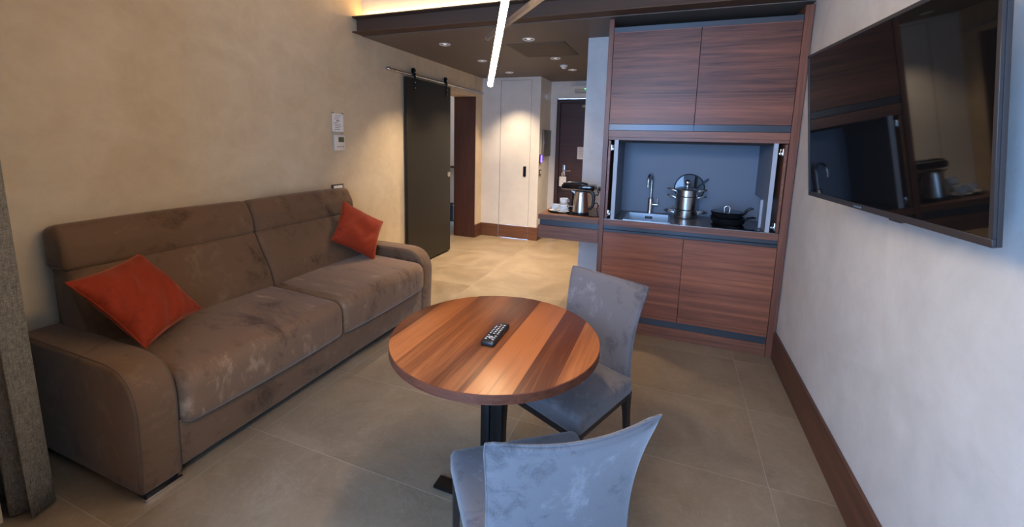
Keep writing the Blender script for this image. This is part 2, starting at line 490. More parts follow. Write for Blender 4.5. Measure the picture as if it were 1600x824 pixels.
ex = thing('emergency_light', 'slim emergency light with a green pilot lamp above the entrance door', 'emergency light', (-1.42, 6.52, 2.27))
box('housing', -.12, .2, -.05, 0, .035, .09, M_plasticw, ex, .006)
box('diffuser', -.06, .18, -.03, -.002, -.03, .033, M_clear, ex, .004)
MB().lathe([(.0, 0), (.008, 0), (.008, .006), (.0, .006)], (.10, -.04, .028), 12, False).build('pilot_lamp', M_green, ex)

# neighbouring bathroom glimpsed through the opening
w = MB(); w.box(-5.2, XL - .35, 7.0, 7.1, 0, 2.6); w.box(-5.2, XL - .35, 4.2, 4.3, 0, 2.6); w.box(-5.2, -5.1, 4.3, 7.0, 0, 2.6)
tag(w.build('wall_bathroom', M_white), kind='structure')
struct('ceiling_bathroom', -5.2, XL - .35, 4.2, 7.1, 2.6, 2.7, M_white)
bl = thing('ceiling_lamp', 'round ceiling lamp inside the bathroom beyond the sliding door', 'ceiling lamp', (-4.0, 5.6, 2.6))
MB().lathe([(.13, 0), (.14, -.02), (.13, -.05), (.10, -.05), (.10, -.03)], (0, 0, 0), 24).build('ring', M_chrome, bl, 40)
MB().lathe([(.10, -.03), (.095, -.045), (.0, -.05)], (0, 0, 0), 24, False).build('diffuser', M_bulb, bl, 40)
l = bpy.data.lights.new('lamp_light', 'POINT'); l.energy = BATH; l.color = WARM; l.shadow_soft_size = .08
o = bpy.data.objects.new('lamp_light', l); o.location = (0, 0, -.12); link(o, bl)
sh = thing('wall_shelf', 'dark wooden shelf rail in the gap beside the sliding door', 'shelf', (-4.3, 7.0, .97))
box('board', -.9, 1.0, -.14, 0, 0, .035, M_w_jamb, sh, .003)
for a in (-.8, .9): box('bracket', a, a + .02, -.1, 0, -.08, 0, M_blackmetal, sh)
bn = thing('waste_bin', 'black pedal bin on the floor inside the bathroom doorway', 'bin', (-3.80, 6.78, 0))
MB().lathe([(.10, 0), (.12, .02), (.125, .28), (.12, .285)], (0, 0, 0), 28).build('bucket', M_black, bn, 40)
MB().lathe([(.127, .286), (.12, .31), (.06, .33), (0, .335)], (0, 0, 0), 28, False).build('lid', M_black, bn, 40)

# steel beam across the room with its light strip
bm = thing('steel_beam', 'dark brown steel I-beam spanning the room at the lowered ceiling edge', 'beam')
p = MB(); y0, y1 = 3.175, 3.305; yc = (y0 + y1) / 2
p.prism([(y0, 2.43), (y1, 2.43), (y1, 2.44), (yc + .004, 2.445), (yc + .004, 2.555), (y1, 2.56), (y1, 2.57), (y0, 2.57), (y0, 2.56), (yc - .004, 2.555), (yc - .004, 2.445), (y0, 2.44)], XL + .002, XR - .002, 'x')
p.build('girder', M_steel, bm)
# MARK_REST
st = thing('cove_light', 'warm yellow light strip glowing on top of the steel beam', 'light strip', (0, 0, 0))
box('channel', XL + .02, XR - .02, 3.262, 3.298, 2.571, 2.577, M_brushed, st)
box('diffuser', XL + .03, XR - .03, 3.264, 3.296, 2.577, 2.583, M_cove, st)

# ------------------------------------------------------------------ ceiling fittings
pos = [(-2.185, 3.781, 'nearest the steel beam on the sliding door side'), (-1.318, 3.796, 'nearest the steel beam beside the air grille'),
       (-2.19, 4.665, 'middle one of the row along the sliding door wall'), (-1.314, 4.721, 'just beyond the air grille'),
       (-2.181, 5.521, 'in front of the flush cupboard door'), (-1.30, 5.506, 'deepest in the hall near the entrance door')]


def downlight():
    t = thing('recessed_downlight', '', 'downlight')
    MB().lathe([(.046, -.0005), (.047, -.006), (.051, -.008), (.057, -.005), (.058, 0)], n=32, cap=False).build('trim_ring', M_ceramic, t, 60)
    MB().lathe([(.0465, -.0015), (.019, -.0008)], n=32, cap=False).build('baffle', M_black, t, 40)
    MB().lathe([(0, -.0012), (.0188, -.0008)], n=20, cap=False).build('bulb', M_bulb, t, 40)
    spot(t, (0, 0, -.012), SPOT, 92, .75, .03, (1.0, .80, .56))
    return t


dl = downlight()
for i, (x, y, s) in enumerate(pos):
    o = dl
    if i:
        o = dl.copy(); COL.objects.link(o)
        for ch in list(dl.children):
            c = ch.copy(); COL.objects.link(c); c.parent = o
    o.location = (x, y, ZC - .001)
    tag(o, 'round recessed downlight, ' + s, 'downlight', 'downlights in the lowered ceiling')

vt = thing('ceiling_vent', 'rectangular slatted air grille flush in the taupe ceiling', 'air vent', (-1.315, 4.27, ZC))
f = MB(); W2, D2 = .29, .31
f.box(-W2, W2, -D2, -D2 + .02, -.006, 0); f.box(-W2, W2, D2 - .02, D2, -.006, 0); f.box(-W2, -W2 + .02, -D2 + .02, D2 - .02, -.006, 0); f.box(W2 - .02, W2, -D2 + .02, D2 - .02, -.006, 0)
f.build('frame', M_vent, vt)
box('backing', -W2 + .02, W2 - .02, -D2 + .02, D2 - .02, -.0012, -.0005, M_lowgap, vt)
s = MB()
for k in range(14):
    yy = -D2 + .04 + k * (2 * D2 - .08) / 13
    s.prism([(yy - .012, -.001), (yy + .006, -.007), (yy + .009, -.006), (yy - .006, -.001)], -W2 + .02, W2 - .02, 'x')
s.build('slats', M_vent, vt)
sd = thing('smoke_detector', 'small white smoke detector on the taupe hall ceiling', 'smoke detector', (-1.33, 5.167, ZC))
MB().lathe([(.045, 0), (.047, -.012), (.04, -.022), (0, -.024)], n=24, cap=False).build('base', M_ceramic, sd, 40)
MB().lathe([(.028, -.022), (.026, -.04), (.015, -.045), (0, -.045)], n=20, cap=False).build('sensor_head', M_ceramic, sd, 40)

# pendant of crossed light bars above the table, hung by cords from the high ceiling
pn = thing('pendant_light', 'hanging light of crossed slim bars, one glowing, above the sofa side of the table', 'pendant lamp', (0, 0, 0))
A1, A2 = Vector((-.809, 1.812, 1.753)), Vector((-.30, .883, 2.125))
B1, B2 = Vector((-.91, 1.997, 1.996)), Vector((-.198, 1.128, 1.970))


def lightbar(P, Q, lit, nm):
    d = (Q - P).normalized()
    up = Vector((0, 0, 1)); up = (up - d * up.dot(d)).normalized()
    if lit:
        b_ = MB().bar(P + up * .012, Q + up * .012, .024, .012, up).build(nm, M_brushed, pn)
        MB().tube([P, Q], .0115, 14).build('glow_tube', M_led, b_, 40)
        r_, c0, c1 = .0125, P, Q
    else:
        sd = d.cross(up)
        m = MB().bar(P, Q, .018, .004, up)
        m.bar(P + sd * .0085 + up * .010, Q + sd * .0085 + up * .010, .003, .016, up); m.bar(P - sd * .0085 + up * .010, Q - sd * .0085 + up * .010, .003, .016, up)
        b_ = m.build(nm, M_alu, pn)
        MB().bar(P + up * .006, Q + up * .006, .0135, .004, up).build('glow_strip', M_led2, b_)
        r_, c0, c1 = .0105, P + up * .008, Q + up * .008
    MB().tube([c0 - d * .010, c0], r_, 12).build('end_cap', M_brushed, b_, 40)
    MB().tube([c1, c1 + d * .010], r_, 12).build('end_cap', M_brushed, b_, 40)
    return b_


lightbar(A1, A2, True, 'light_bar'); lightbar(B1, B2, False, 'light_bar')
for q in (A1.lerp(A2, .93), B1.lerp(B2, .92)):
    MB().tube([q + Vector((0, 0, .02)), (q.x, q.y, ZH - .02)], .0015, 6).build('cord', M_black, pn)
MB().lathe([(.07, 0), (.07, -.025), (.06, -.03), (0, -.03)], (-.15, .8, ZH), 24, False).build('canopy', M_blackmetal, pn, 40)

# ------------------------------------------------------------------ sliding door and its rail
sx = -2.735
sdr = thing('sliding_door', 'dark olive lacquered sliding door hanging on a steel rail', 'sliding door', (sx - .04, 3.925, .022))
MB().box(0, .04, 0, .955, 0, 2.135, .002, 1).build('panel', M_door, sdr, 40)
pr_ = [(.033, 0), (.034, .006), (.028, .012), (.012, .014), (0, .014)]
kn = MB().lathe(pr_, n=24, cap=False).build('pull_cup', M_brushed, sdr, 40)
kn.rotation_euler = (0, PI / 2, 0); kn.location = (.0405, .905, 1.02)
for yy in (.145, .845):
    h = MB(); h.box(.0415, .049, yy - .018, yy + .018, 2.0, 2.235, .003, 1)
    h = h.build('hanger_strap', M_blackmetal, sdr, 40)
    wl = MB().lathe([(.010, -.008), (.032, -.008), (.032, -.004), (.026, 0), (.032, .004), (.032, .008), (.010, .008)], n=24).build('roller', M_blackmetal, h, 40)
    wl.rotation_euler = (0, PI / 2, 0); wl.location = (.028, yy, 2.214)
    for zz in (2.03, 2.09, 2.20):
        bt = MB().lathe([(.008, 0), (.008, .004), (.004, .006), (0, .006)], n=12, cap=False).build('bolt', M_chrome, h, 40)
        bt.rotation_euler = (0, PI / 2, 0); bt.location = (.0492, yy, zz)
rl = thing('door_rail', 'long steel rail on stand-offs above the sliding door opening', 'rail', (-2.748, 3.60, 2.19))
MB().tube([(0, 0, 0), (0, 2.30, 0)], .0125, 14).build('tube_rail', M_brushed, rl, 40)
for yy in (.09, .88, 1.5, 2.20):
    f = MB().tube([(.016, yy, -.0), (XL + 2.748, yy, -.0)], .009, 12).build('stand_off', M_brushed, rl, 40)
for yy in (.03, 2.27):
    MB().tube([(0, yy - .012, 0), (0, yy + .012, 0)], .019, 14).build('rail_stop', M_brushed, rl, 40)

# ------------------------------------------------------------------ wall fittings
ps = thing('electrical_cover', 'grey rectangular metal cover on the side wall near the entrance door', 'panel cover', (-1.86, 6.29, 1.47))
box('cover', .001, .03, -.19, .19, -.20, .20, M_box, ps, .003)
box('latch', .0305, .034, -.17, -.15, -.01, .02, M_chrome, ps)
it = thing('card_reader', 'small key card holder glowing violet at the cupboard corner', 'card holder', (-1.86, 6.03, 1.24))
box('body', .001, .022, -.04, .04, -.065, .065, M_black, it, .004)
box('indicator', .0225, .0245, -.034, .034, -.055, .055, M_violet, it)
sw = thing('light_switch', 'framed wall switch below the violet card holder', 'switch', (-1.86, 6.035, 1.035))
box('frame', .001, .012, -.045, .045, -.045, .045, M_socket, sw, .003)
box('rocker', .0125, .016, -.02, .02, -.025, .025, M_ceramic, sw, .002)
nh = thing('notice_holder', 'small clear notice holder on stand-offs above the thermostat', 'notice', (XL, 2.955, 1.618))
box('sheet', .006, .008, -.066, .066, -.078, .078, M_paper, nh)
ln = MB()
for k in range(9):
    zz = .062 - k * .015
    if k == 3: ln.box(.0082, .0086, -.02, .02, zz - .006, zz + .006); continue
    a = random.uniform(-.055, -.03); ln.box(.0082, .0086, a, a + random.uniform(.05, .08), zz - .0025, zz + .0025)
ln.build('printed_lines', M_ink, nh)
for a in (-.058, .058):
    for c in (-.083, .083):
        MB().tube([(.001, a, c), (.013, a, c)], .007, 10).build('stand_off', M_brushed, nh, 40)
th = thing('thermostat', 'cream wall thermostat with a green display above the sofa end', 'thermostat', (XL, 2.963, 1.444))
box('body', .001, .022, -.062, .062, -.07, .07, M_plasticw, th, .005)
box('display', .0222, .024, -.022, .042, .005, .05, M_lcd, th)
for a in (-.03, 0, .03): box('button', .0222, .0245, a - .008, a + .008, -.04, -.03, M_ink, th)
so = thing('wall_socket', 'white wall socket in a dark frame peeking above the sofa back', 'socket', (XL, 2.925, 1.035))
box('frame', .001, .014, -.068, .068, -.042, .042, M_socket, so, .003)
box('insert', .0145, .016, -.052, .052, -.030, .030, M_ceramic, so)

# ------------------------------------------------------------------ kitchen
KY = 3.31
tf = thing('kitchen_surround', 'tall walnut surround framing the wall kitchen beside the television wall', 'kitchen unit', (0, 0, 0))
for x0, x1 in ((-.515, -.478), (.72, .770)):
    MB().box(x0, x1, KY - .004, 3.89, 0, 2.405, .0015, 1).build('side_panel', M_w_vert, tf, 40)
box('plinth', -.477, .719, KY + .006, 3.86, 0, .090, M_w_rail, tf, .001, 1)
box('crosspiece', -.477, .719, KY, KY + .05, 1.547, 1.596, M_w_rail, tf, .001, 1)
box('pelmet', -.477, .719, KY + .012, KY + .05, 1.524, 1.5465, M_w_rail, tf)
box('grip_strip', -.477, .719, KY + .012, KY + .03, .0905, .1445, M_anth, tf)
box('grip_channel', -.477, .719, KY + .012, KY + .03, .8045, .855, M_anth, tf)
g = MB(); g.box(-.477, .719, KY + .006, KY + .0125, .822, .828); g.build('channel_lip', M_blackmetal, tf)
box('top_filler', -.477, .719, KY + .004, KY + .03, 2.3105, 2.347, M_anth, tf)
box('carcass_top', -.477, .719, KY + .03, 3.88, 2.3105, 2.33, M_lowgap, tf)
box('upper_back', -.477, .719, 3.86, 3.88, .10, 2.31, M_lowgap, tf)
for nm, lab, x0, x1 in (('left', 'left walnut wall cabinet above the kitchen niche', -.477, .1205), ('right', 'right walnut wall cabinet above the niche, next to the television', .1215, .719)):
    t = thing('wall_cabinet', lab, 'cabinet', (x0, KY, 1.5975), group='wall cabinets over the niche'); w_ = x1 - x0
    MB().box(.001, w_ - .001, .022, .545, .048, .71, 0).build('body', M_grey, t)
    o = MB().box(.001, w_ - .001, 0, .02, .0465, .7125, .001, 1).build('door', M_w_door, t, 40)
    h_ = box('grip_profile', .001, w_ - .001, .004, .021, .001, .0445, M_anth, t)
    box('profile_lip', .001, w_ - .001, .0005, .0038, .026, .0445, M_anth, h_)
for nm, lab, x0, x1 in (('left', 'left walnut base cabinet below the sink', -.477, .1165), ('right', 'right walnut base cabinet below the hob', .1175, .719)):
    t = thing('base_cabinet', lab, 'cabinet', (x0, KY, .145), group='base cabinets below the worktop'); w_ = x1 - x0
    MB().box(.001, w_ - .001, .032, .545, .001, .55, 0).build('body', M_grey, t)
    for q0, q1 in ((.001, .659),):
        MB().box(.001, w_ - .001, 0, .02, q0, q1, .001, 1).build('door', M_w_door2, t, 40)

# worktop with a hole for the sink
wt = thing('worktop', 'grey stone-look worktop with a walnut front edge in the kitchen niche', 'worktop', (0, 0, 0))
SX0, SX1, SY0, SY1 = -.325, .0, 3.372, 3.745
p = MB()
p.box(-.477, SX0, KY + .012, 3.858, .875, .9035); p.box(SX1, .719, KY + .012, 3.858, .875, .9035); p.box(SX0, SX1, KY + .012, SY0, .875, .9035); p.box(SX0, SX1, SY1, 3.858, .875, .9035)
M_wtop = mat('dark_stone_worktop', (.10, .098, .10), .28)
p.build('slab', M_wtop, wt)
box('front_edge', -.477, .719, KY - .002, KY + .011, .857, .9045, M_w_rail, wt, .001, 1)
box('metal_trim', -.477, .719, KY - .0005, KY + .006, .9046, .9065, M_brushed, wt)

# the niche lining
nc = thing('niche_lining', 'graphite panel lining of the open kitchen niche', 'panelling', (0, 0, 0))
box('back_panel', -.43, .70, 3.835, 3.857, .9045, 1.5235, M_grey, nc)
p = MB(); p.box(-.428, -.405, KY + .02, 3.834, .9045, 1.5235)
sp_ = p.build('side_panel', M_grey, nc)
box('panel_edge', -.429, -.400, KY + .012, KY + .0195, .907, 1.5235, M_greyedge, sp_)
p = MB(); p.prism([(KY + .02, .9045), (3.488, .9045), (3.488, 1.115), (3.834, 1.115), (3.834, 1.5235), (KY + .02, 1.5235)], .636, .659, 'x')
sp_ = p.build('side_panel', M_grey, nc)
box('panel_edge', .634, .661, KY + .012, KY + .0195, .907, 1.5235, M_greyedge, sp_)
box('edge_profile', .619, .6355, 3.482, 3.490, .907, 1.1145, M_greyedge, sp_)
box('top_panel', -.404, .635, KY + .051, 3.834, 1.5050, 1.5235, M_lowgap, nc)

# pocket doors folded back beside the niche
for lab, xo, xi in (('left pocket door of the kitchen niche, slid back edge on', -.474, 1), ('right pocket door of the kitchen niche, slid back edge on', .716, -1)):
    t = thing('pocket_door', lab, 'door', (xo, 0, 0), group='pocket doors of the niche')
    a, c = sorted((0, xi * .018))
    MB().box(a, c, KY + .006, 3.82, .91, 1.518, .001, 1).build('panel', M_w_rail, t, 40)
    for zz in (.925, 1.44):
        q = MB(); m_ = xi * .018
        a2, c2 = sorted((m_, m_ + xi * .010)); q.box(a2, c2, KY + .012, KY + .06, zz, zz + .05, .002)
        a2, c2 = sorted((m_, m_ + xi * .026)); q.box(a2, c2, KY + .03, KY + .045, zz + .008, zz + .022, .002)
        q.tube([(m_ + xi * .020, KY + .025, zz + .005), (m_ + xi * .020, KY + .025, zz + .045)], .004, 8)
        q.build('hinge', M_chrome, t, 40)

# sink and tap
sk = thing('sink', 'rectangular satin steel sink set in the worktop', 'sink', (0, 0, 0))
p = MB(); t_ = .0015; e_ = .012
zt = .9047
p.box(SX0 - e_, SX0 + .004, SY0 - e_, SY1 + e_, zt - .0005, zt + .002); p.box(SX1 - .004, SX1 + e_, SY0 - e_, SY1 + e_, zt - .0005, zt + .002)
p.box(SX0 + .004, SX1 - .004, SY0 - e_, SY0 + .004, zt - .0005, zt + .002); p.box(SX0 + .004, SX1 - .004, SY1 - .004, SY1 + e_, zt - .0005, zt + .002)
p.build('rim', M_brushed, sk)
p = MB(); zb = .765
x0, x1, y0, y1 = SX0 + .002, SX1 - .002, SY0 + .002, SY1 - .002
p.box(x0, x0 + .002, y0, y1, zb, zt); p.box(x1 - .002, x1, y0, y1, zb, zt); p.box(x0, x1, y0, y0 + .002, zb, zt); p.box(x0, x1, y1 - .002, y1, zb, zt); p.box(x0, x1, y0, y1, zb - .002, zb)
p.build('bowl', M_sink, sk)
p = MB(); p.box(-.19, -.13, y1 - .006, y1 - .0022, .862, .887, .002); p.build('overflow', M_anth, sk, 40)
MB().lathe([(.045, .001), (.043, .004), (.02, .005), (0, .004)], (-.16, 3.56, zb), 24, False).build('drain', M_chrome, sk, 40)
fc = thing('kitchen_tap', 'slim steel tap with a tall curved neck behind the sink', 'tap', (-.157, 3.79, .9040))
MB().lathe([(.026, 0), (.026, .005), (.021, .012), (.021, .13), (.017, .136), (.012, .14)], n=24).build('body', M_brushed, fc, 40)
nk = [(0, 0, .13), (0, 0, .20), (0, 0, .265)] + [(-.012 * (1 - math.cos(a)) * 1.0, -.055 * (1 - math.cos(a)), .285 + .055 * math.sin(a)) for a in [PI * k / 12 for k in range(13)]] + [(-.024, -.11, .262), (-.024, -.11, .235)]
MB().tube(nk, .0105, 14).build('neck', M_brushed, fc, 60)
lv = MB(); lv.tube([(.018, 0, .078), (.062, 0, .078)], .012, 14); lv.tube([(.055, 0, .078), (.058, 0, .13)], .005, 10); lv.build('lever', M_brushed, fc, 40)

# hob
hb = thing('glass_hob', 'black glass hob set in the worktop below the frying pan', 'hob', (.45, 3.60, .9036))
box('glass_top', -.145, .165, -.25, .22, 0, .005, M_glossy, hb, .001, 1)
for yy in (-.11, .11):
    rg = MB()
    for r in (.085,):
        rg.lathe([(r, .0051), (r, .0056), (r - .002, .0056), (r - .002, .0051)], (0, yy, 0), 40, False)
    rg.build('cooking_zone', M_anth, hb)

# stacked pots
pt = thing('stock_pot', 'steel pot at the bottom of the stack in the niche', 'pot', (.125, 3.70, .9040))
MB().lathe([(0, 0), (.080, 0), (.087, .005), (.088, .010), (.088, .066), (.091, .070), (.087, .070), (.085, .062), (.084, .010), (0, .008)], n=48, cap=False).build('body', M_brushed, pt, 35)


def loop_handle(z, r, sgn, w_=.045, out=.05, rr=.0045, rise=.006):
    P = [(sgn * r, -w_, z), (sgn * (r + out * .55), -w_ * .95, z + rise), (sgn * (r + out), -w_ * .5, z + rise * 1.6), (sgn * (r + out), w_ * .5, z + rise * 1.6), (sgn * (r + out * .55), w_ * .95, z + rise), (sgn * r, w_, z)]
    return MB().tube(P, rr, 8)


for s_ in (1, -1): loop_handle(.046, .087, s_, .045, .075, .0065).build('handle', M_chrome, pt, 60)
stt = thing('steamer_pot', 'steel pot stacked in the middle of the pot tower', 'pot', (.125, 3.70, .9745))
MB().lathe([(0, 0), (.080, 0), (.083, .004), (.083, .105), (.086, .109), (.082, .109), (.080, .10), (.079, .006), (0, .005)], n=48, cap=False).build('body', M_brushed, stt, 35)
for s_ in (1, -1): loop_handle(.098, .082, s_, .034, .068, .0055, .010).build('handle', M_chrome, stt, 60)
st2 = thing('steamer_pot', 'steel pan topping the pot tower under the small lid', 'pot', (.125, 3.70, 1.0840))
MB().lathe([(0, 0), (.080, 0), (.084, .004), (.084, .050), (.087, .054), (.082, .054), (.081, .05), (.080, .006), (0, .005)], n=48, cap=False).build('body', M_brushed, st2, 35)
for s_ in (1, -1): loop_handle(.042, .082, s_, .034, .068, .0055, .010).build('handle', M_chrome, st2, 60)
ld = thing('pot_lid', 'small lid with a round steel knob on top of the pot tower', 'lid', (.125, 3.70, 1.1382))
MB().lathe([(.086, 0), (.088, .003), (.084, .006), (.05, .017), (.01, .022), (0, .022)], n=40, cap=False).build('cover', M_brushed, ld, 35)
MB().lathe([(.010, .022), (.009, .032), (.014, .036), (.026, .048), (.029, .060), (.022, .076), (0, .084)], n=24, cap=False).build('knob', M_chrome, ld, 50)
# big lid resting upright behind the tower
bl = thing('upright_lid', 'round glass lid with a dark rim standing behind the pot tower', 'lid', (.145, 3.817, 1.140))
bl.rotation_euler = (math.radians(86), 0, 0)
n_ = 40
MB().tube([(.115 * math.cos(2 * PI * k / n_), .115 * math.sin(2 * PI * k / n_), 0) for k in range(n_ + 1)], .0045, 8, cap=False).build('rim', M_blackmetal, bl, 60)
MB().lathe([(0, -.001), (.114, -.001), (.114, .001), (.05, .003), (0, .003)], n=40, cap=False).build('pane', M_glasslid, bl, 60)
# two long utensils behind the tower
for k, (xa, za, xb, zb_) in enumerate(((.188, 1.1385, .192, 1.245), (.195, 1.137, .286, 1.225))):
    lab = ('black ladle standing upright in the back of the top pan', 'black spatula leaning right in the top pan')[k]
    t = thing(('ladle', 'spatula')[k], lab, 'kitchen utensil', (xa, (3.777, 3.798)[k], za), group='utensils in the top pan')
    MB().tube([(0, 0, 0), ((xb - xa) * .5, .0, (zb_ - za) * .5), ((xb - xa), .0, zb_ - za)], [.009, .015, .014], 10, flat=.5).build('handle', M_black, t, 50)
    d_ = Vector((xa - xb, 0, za - zb_)).normalized()
    MB().tube([(0, 0, 0), tuple(d_ * (.905 - za) / d_.z)], .0025, 8).build('shaft', M_chrome, t)

# frying pans on the hob
fp = thing('frying_pan', 'black frying pan underneath, standing on the hob', 'pan', (.425, 3.56, .9092))
MB().lathe([(0, 0), (.100, 0), (.115, .014), (.124, .045), (.127, .048), (.122, .048), (.111, .016), (.093, .004), (0, .004)], n=48, cap=False).build('body', M_black, fp, 40)
MB().tube([(.119, .02, .038), (.14, .03, .046), (.175, .045, .050), (.195, .05, .046)], [.012, .011, .013, .010], 10, flat=.7).build('handle', M_black, fp, 60)
sp2 = thing('saucepan', 'black lidded pan on top of the frying pan', 'pan', (.415, 3.56, .9580))
MB().lathe([(0, 0), (.095, 0), (.104, .008), (.110, .032), (.113, .035), (.108, .035), (.101, .010), (0, .004)], n=48, cap=False).build('body', M_black, sp2, 40)
MB().tube([(.105, -.02, .024), (.118, -.03, .04), (.128, -.032, .062), (.148, -.036, .080), (.172, -.04, .082)], [.010, .012, .014, .014, .010], 10, flat=.75).build('handle', M_black, sp2, 60)
ld = thing('pan_lid', 'glass lid with a looped steel handle on the black pan', 'lid', (.415, 3.56, .9942))
MB().lathe([(.109, .001), (.112, .004), (.107, .006)], n=40, cap=False).build('rim', M_blackmetal, ld, 40)
MB().lathe([(.107, .004), (.07, .010), (0, .014)], n=40, cap=False).build('pane', M_glossy, ld, 50)
MB().tube([(-.018, 0, .012)] + arc((0, .028), .02, 200, -20, 10) + [(.018, 0, .012)], .0055, 10).build('handle', M_chrome, ld, 60)

# ------------------------------------------------------------------ side shelf with drawer, and what stands on it
ds = thing('side_shelf_unit', 'walnut wall-hung shelf with a drawer on the hall side of the kitchen', 'shelf unit', (-1.02, 3.31, 0))
MB().box(0, .503, 0, .588, .857, .90, .0015, 1).build('top', M_w_basex, ds, 40)
box('shadow_gap', .012, .503, .018, .58, .808, .857, M_anth, ds)
box('carcass', .002, .503, .022, .585, .705, .8075, M_w_rail, ds)
MB().box(0, .503, 0, .02, .70, .8075, .0015, 1).build('drawer', M_w_rail, ds, 40)
bt = thing('serving_mat', 'black glossy tray under the kettle and coffee machine', 'tray', (-.68, 3.60, .9005))
MB().box(-.11, .15, -.225, .20, 0, .006, .002, 1).build('base', M_glossy, bt, 40)
tr = thing('round_tray', 'round black tray holding the white cups and saucers', 'tray', (-.885, 3.49, .9005))
MB().lathe([(0, 0), (.088, 0), (.098, .010), (.101, .010), (.09, .0), (.09, 0)][:4] + [(.099, .012), (.088, .003), (0, .003)], n=48, cap=False).build('dish', M_glossy, tr, 40)


def cup_set(x, y, lab1, lab2, z=.9040, stack=False, lab3=None):
    t = thing('saucer', lab1, 'saucer', (x, y, z), group='saucers on the round tray')
    MB().lathe([(0, 0), (.028, 0), (.034, .003), (.050, .011), (.052, .012), (.049, .013), (.030, .006), (0, .005)], n=36, cap=False).build('plate', M_ceramic, t, 50)
    cs = [(lab2, z + .0135)] + ([(lab3, z + .0135 + .0485)] if stack else [])
    for lb, zz in cs:
        c = thing('cup', lb, 'cup', (x, y, zz), group='white cups on the round tray')
        MB().lathe([(0, 0), (.019, 0), (.024, .003), (.034, .020), (.037, .048), (.0345, .048), (.032, .022), (.021, .006), (0, .005)], n=32, cap=False).build('bowl', M_ceramic, c, 50)
        a = random.uniform(-.5, .8)
        MB().tube([((.035 + .014 * math.sin(q)) * math.cos(a) + 0, (.035 + .014 * math.sin(q)) * math.sin(a), .024 + .012 * math.cos(q)) for q in [PI * k / 8 for k in range(9)]], .003, 8).build('handle', M_ceramic, c, 60)


cup_set(-.922, 3.480, 'white saucer at the left of the round tray', 'white cup at the left of the round tray')
cup_set(-.862, 3.543, 'white saucer under the stacked cups at the back of the round tray', 'lower white cup of the stacked pair', stack=True, lab3='upper white cup of the stacked pair')
cup_set(-.842, 3.445, 'white saucer on the round tray nearest the kettle', 'white cup on the round tray nearest the kettle')

kt = thing('electric_kettle', 'polished steel electric kettle on the side shelf', 'kettle', (-.695, 3.450, .907))
MB().lathe([(0, 0), (.070, 0), (.072, .004), (.070, .014), (.06, .016)], n=40, cap=False).build('power_base', M_black, kt, 40)
MB().lathe([(.06, .016), (.066, .017), (.066, .024), (.060, .10), (.052, .17), (.048, .188), (.046, .19)], n=48, cap=False).build('body', M_brushed, kt, 50)
MB().lathe([(.048, .189), (.044, .197), (.02, .201), (0, .202)], n=32, cap=False).build('lid', M_black, kt, 50)
MB().prism([(-.05, .165), (-.085, .19), (-.05, .187)], -.012, .012, 'y').build('spout', M_brushed, kt, 40)
MB().tube([(.045, 0, .188), (.075, 0, .192), (.098, 0, .178), (.106, 0, .13), (.100, 0, .07), (.078, 0, .045), (.066, 0, .045)], [.008, .011, .012, .011, .011, .010, .008], 12, flat=1.2).build('handle', M_black, kt, 60)
cm = thing('coffee_machine', 'black capsule coffee machine behind the kettle', 'coffee machine', (-.785, 3.70, .907))
p = MB(); p.box(-.095, .09, -.085, .085, 0, .022, .006); p.box(-.055, .075, .02, .085, .022, .165, .008); p.build('body', M_black, cm, 40)
p = MB(); p.box(-.125, .165, -.09, .088, .172, .222, .014); p.build('head', M_glossy, cm, 40)
p = MB(); p.tube([(-.11, -.065, .226), (-.06, -.07, .238), (.05, -.065, .242), (.10, -.03, .226)], .009, 10); p.build('lever', M_black, cm, 60)
p = MB(); p.box(-.03, .05, -.088, -.03, .128, .165, .006); p.build('spout', M_black, cm, 40)
p = MB(); p.box(-.08, .06, -.082, -.01, .0225, .034, .003); p.build('drip_tray', M_brushed, cm, 40)
p = MB(); p.box(-.115, .085, -.0925, -.0905, .178, .186); p.build('chrome_line', M_chrome, cm)
cb = thing('power_cable', 'black power cable looping beside the coffee machine', 'cable', (-.60, 3.66, .907))
P = []
for k in range(40):
    a = k / 39 * 2 * PI * 1.6
    P.append((-.006 + .024 * math.sin(a * .9), .02 + .045 * math.cos(a), .006 + .17 * k / 39 + .02 * math.sin(a * 1.7) ** 2))
MB().tube(P, .004, 8).build('cord', M_black, cb, 60)
p = MB(); p.box(-.025, .012, .213, .2385, .15, .19, .004); p.build('plug', M_black, cb, 40)
P = [P[-1], (-.006, .12, .19), (-.006, .17, .175), (-.006, .214, .17)]
MB().tube(P, .004, 8).build('cord_end', M_black, cb, 60)

# ------------------------------------------------------------------ television
tvW, tvH = 1.015, .613
yaw_t, tilt_t = .092, .1136
u_ = Vector((math.sin(yaw_t), -math.cos(yaw_t), 0))                # towards the near end
up_ = Vector((-math.cos(yaw_t) * math.sin(tilt_t), -math.sin(yaw_t) * math.sin(tilt_t), math.cos(tilt_t)))
n_ = up_.cross(u_).normalized()                                    # screen normal
if n_.x > 0: n_ = -n_
tv = bpy.data.objects.new('television', None); link(tv)
tag(tv, 'large black flat television tilted forward on the right wall', 'television')
Rm = Matrix((u_, up_, n_)).transposed().to_4x4()
TVP = Vector((.586, 2.245, 1.288))
tv.matrix_world = Matrix.Translation(TVP) @ Rm
bz = .012
p = MB(); p.box(0, tvW, 0, tvH, -.018, -.006, .003, 2); p.box(.12, tvW - .12, .04, tvH - .16, -.05, -.018, .008, 2); p.build('case', M_bezel, tv, 40)
f = MB(); f.box(0, tvW, 0, .020, -.006, .002, .001, 1); f.box(0, tvW, tvH - bz, tvH, -.006, .002, .001, 1); f.box(0, bz, .020, tvH - bz, -.006, .002, .001, 1); f.box(tvW - bz, tvW, .020, tvH - bz, -.006, .002, .001, 1)
f.build('bezel', M_bezel, tv, 40)
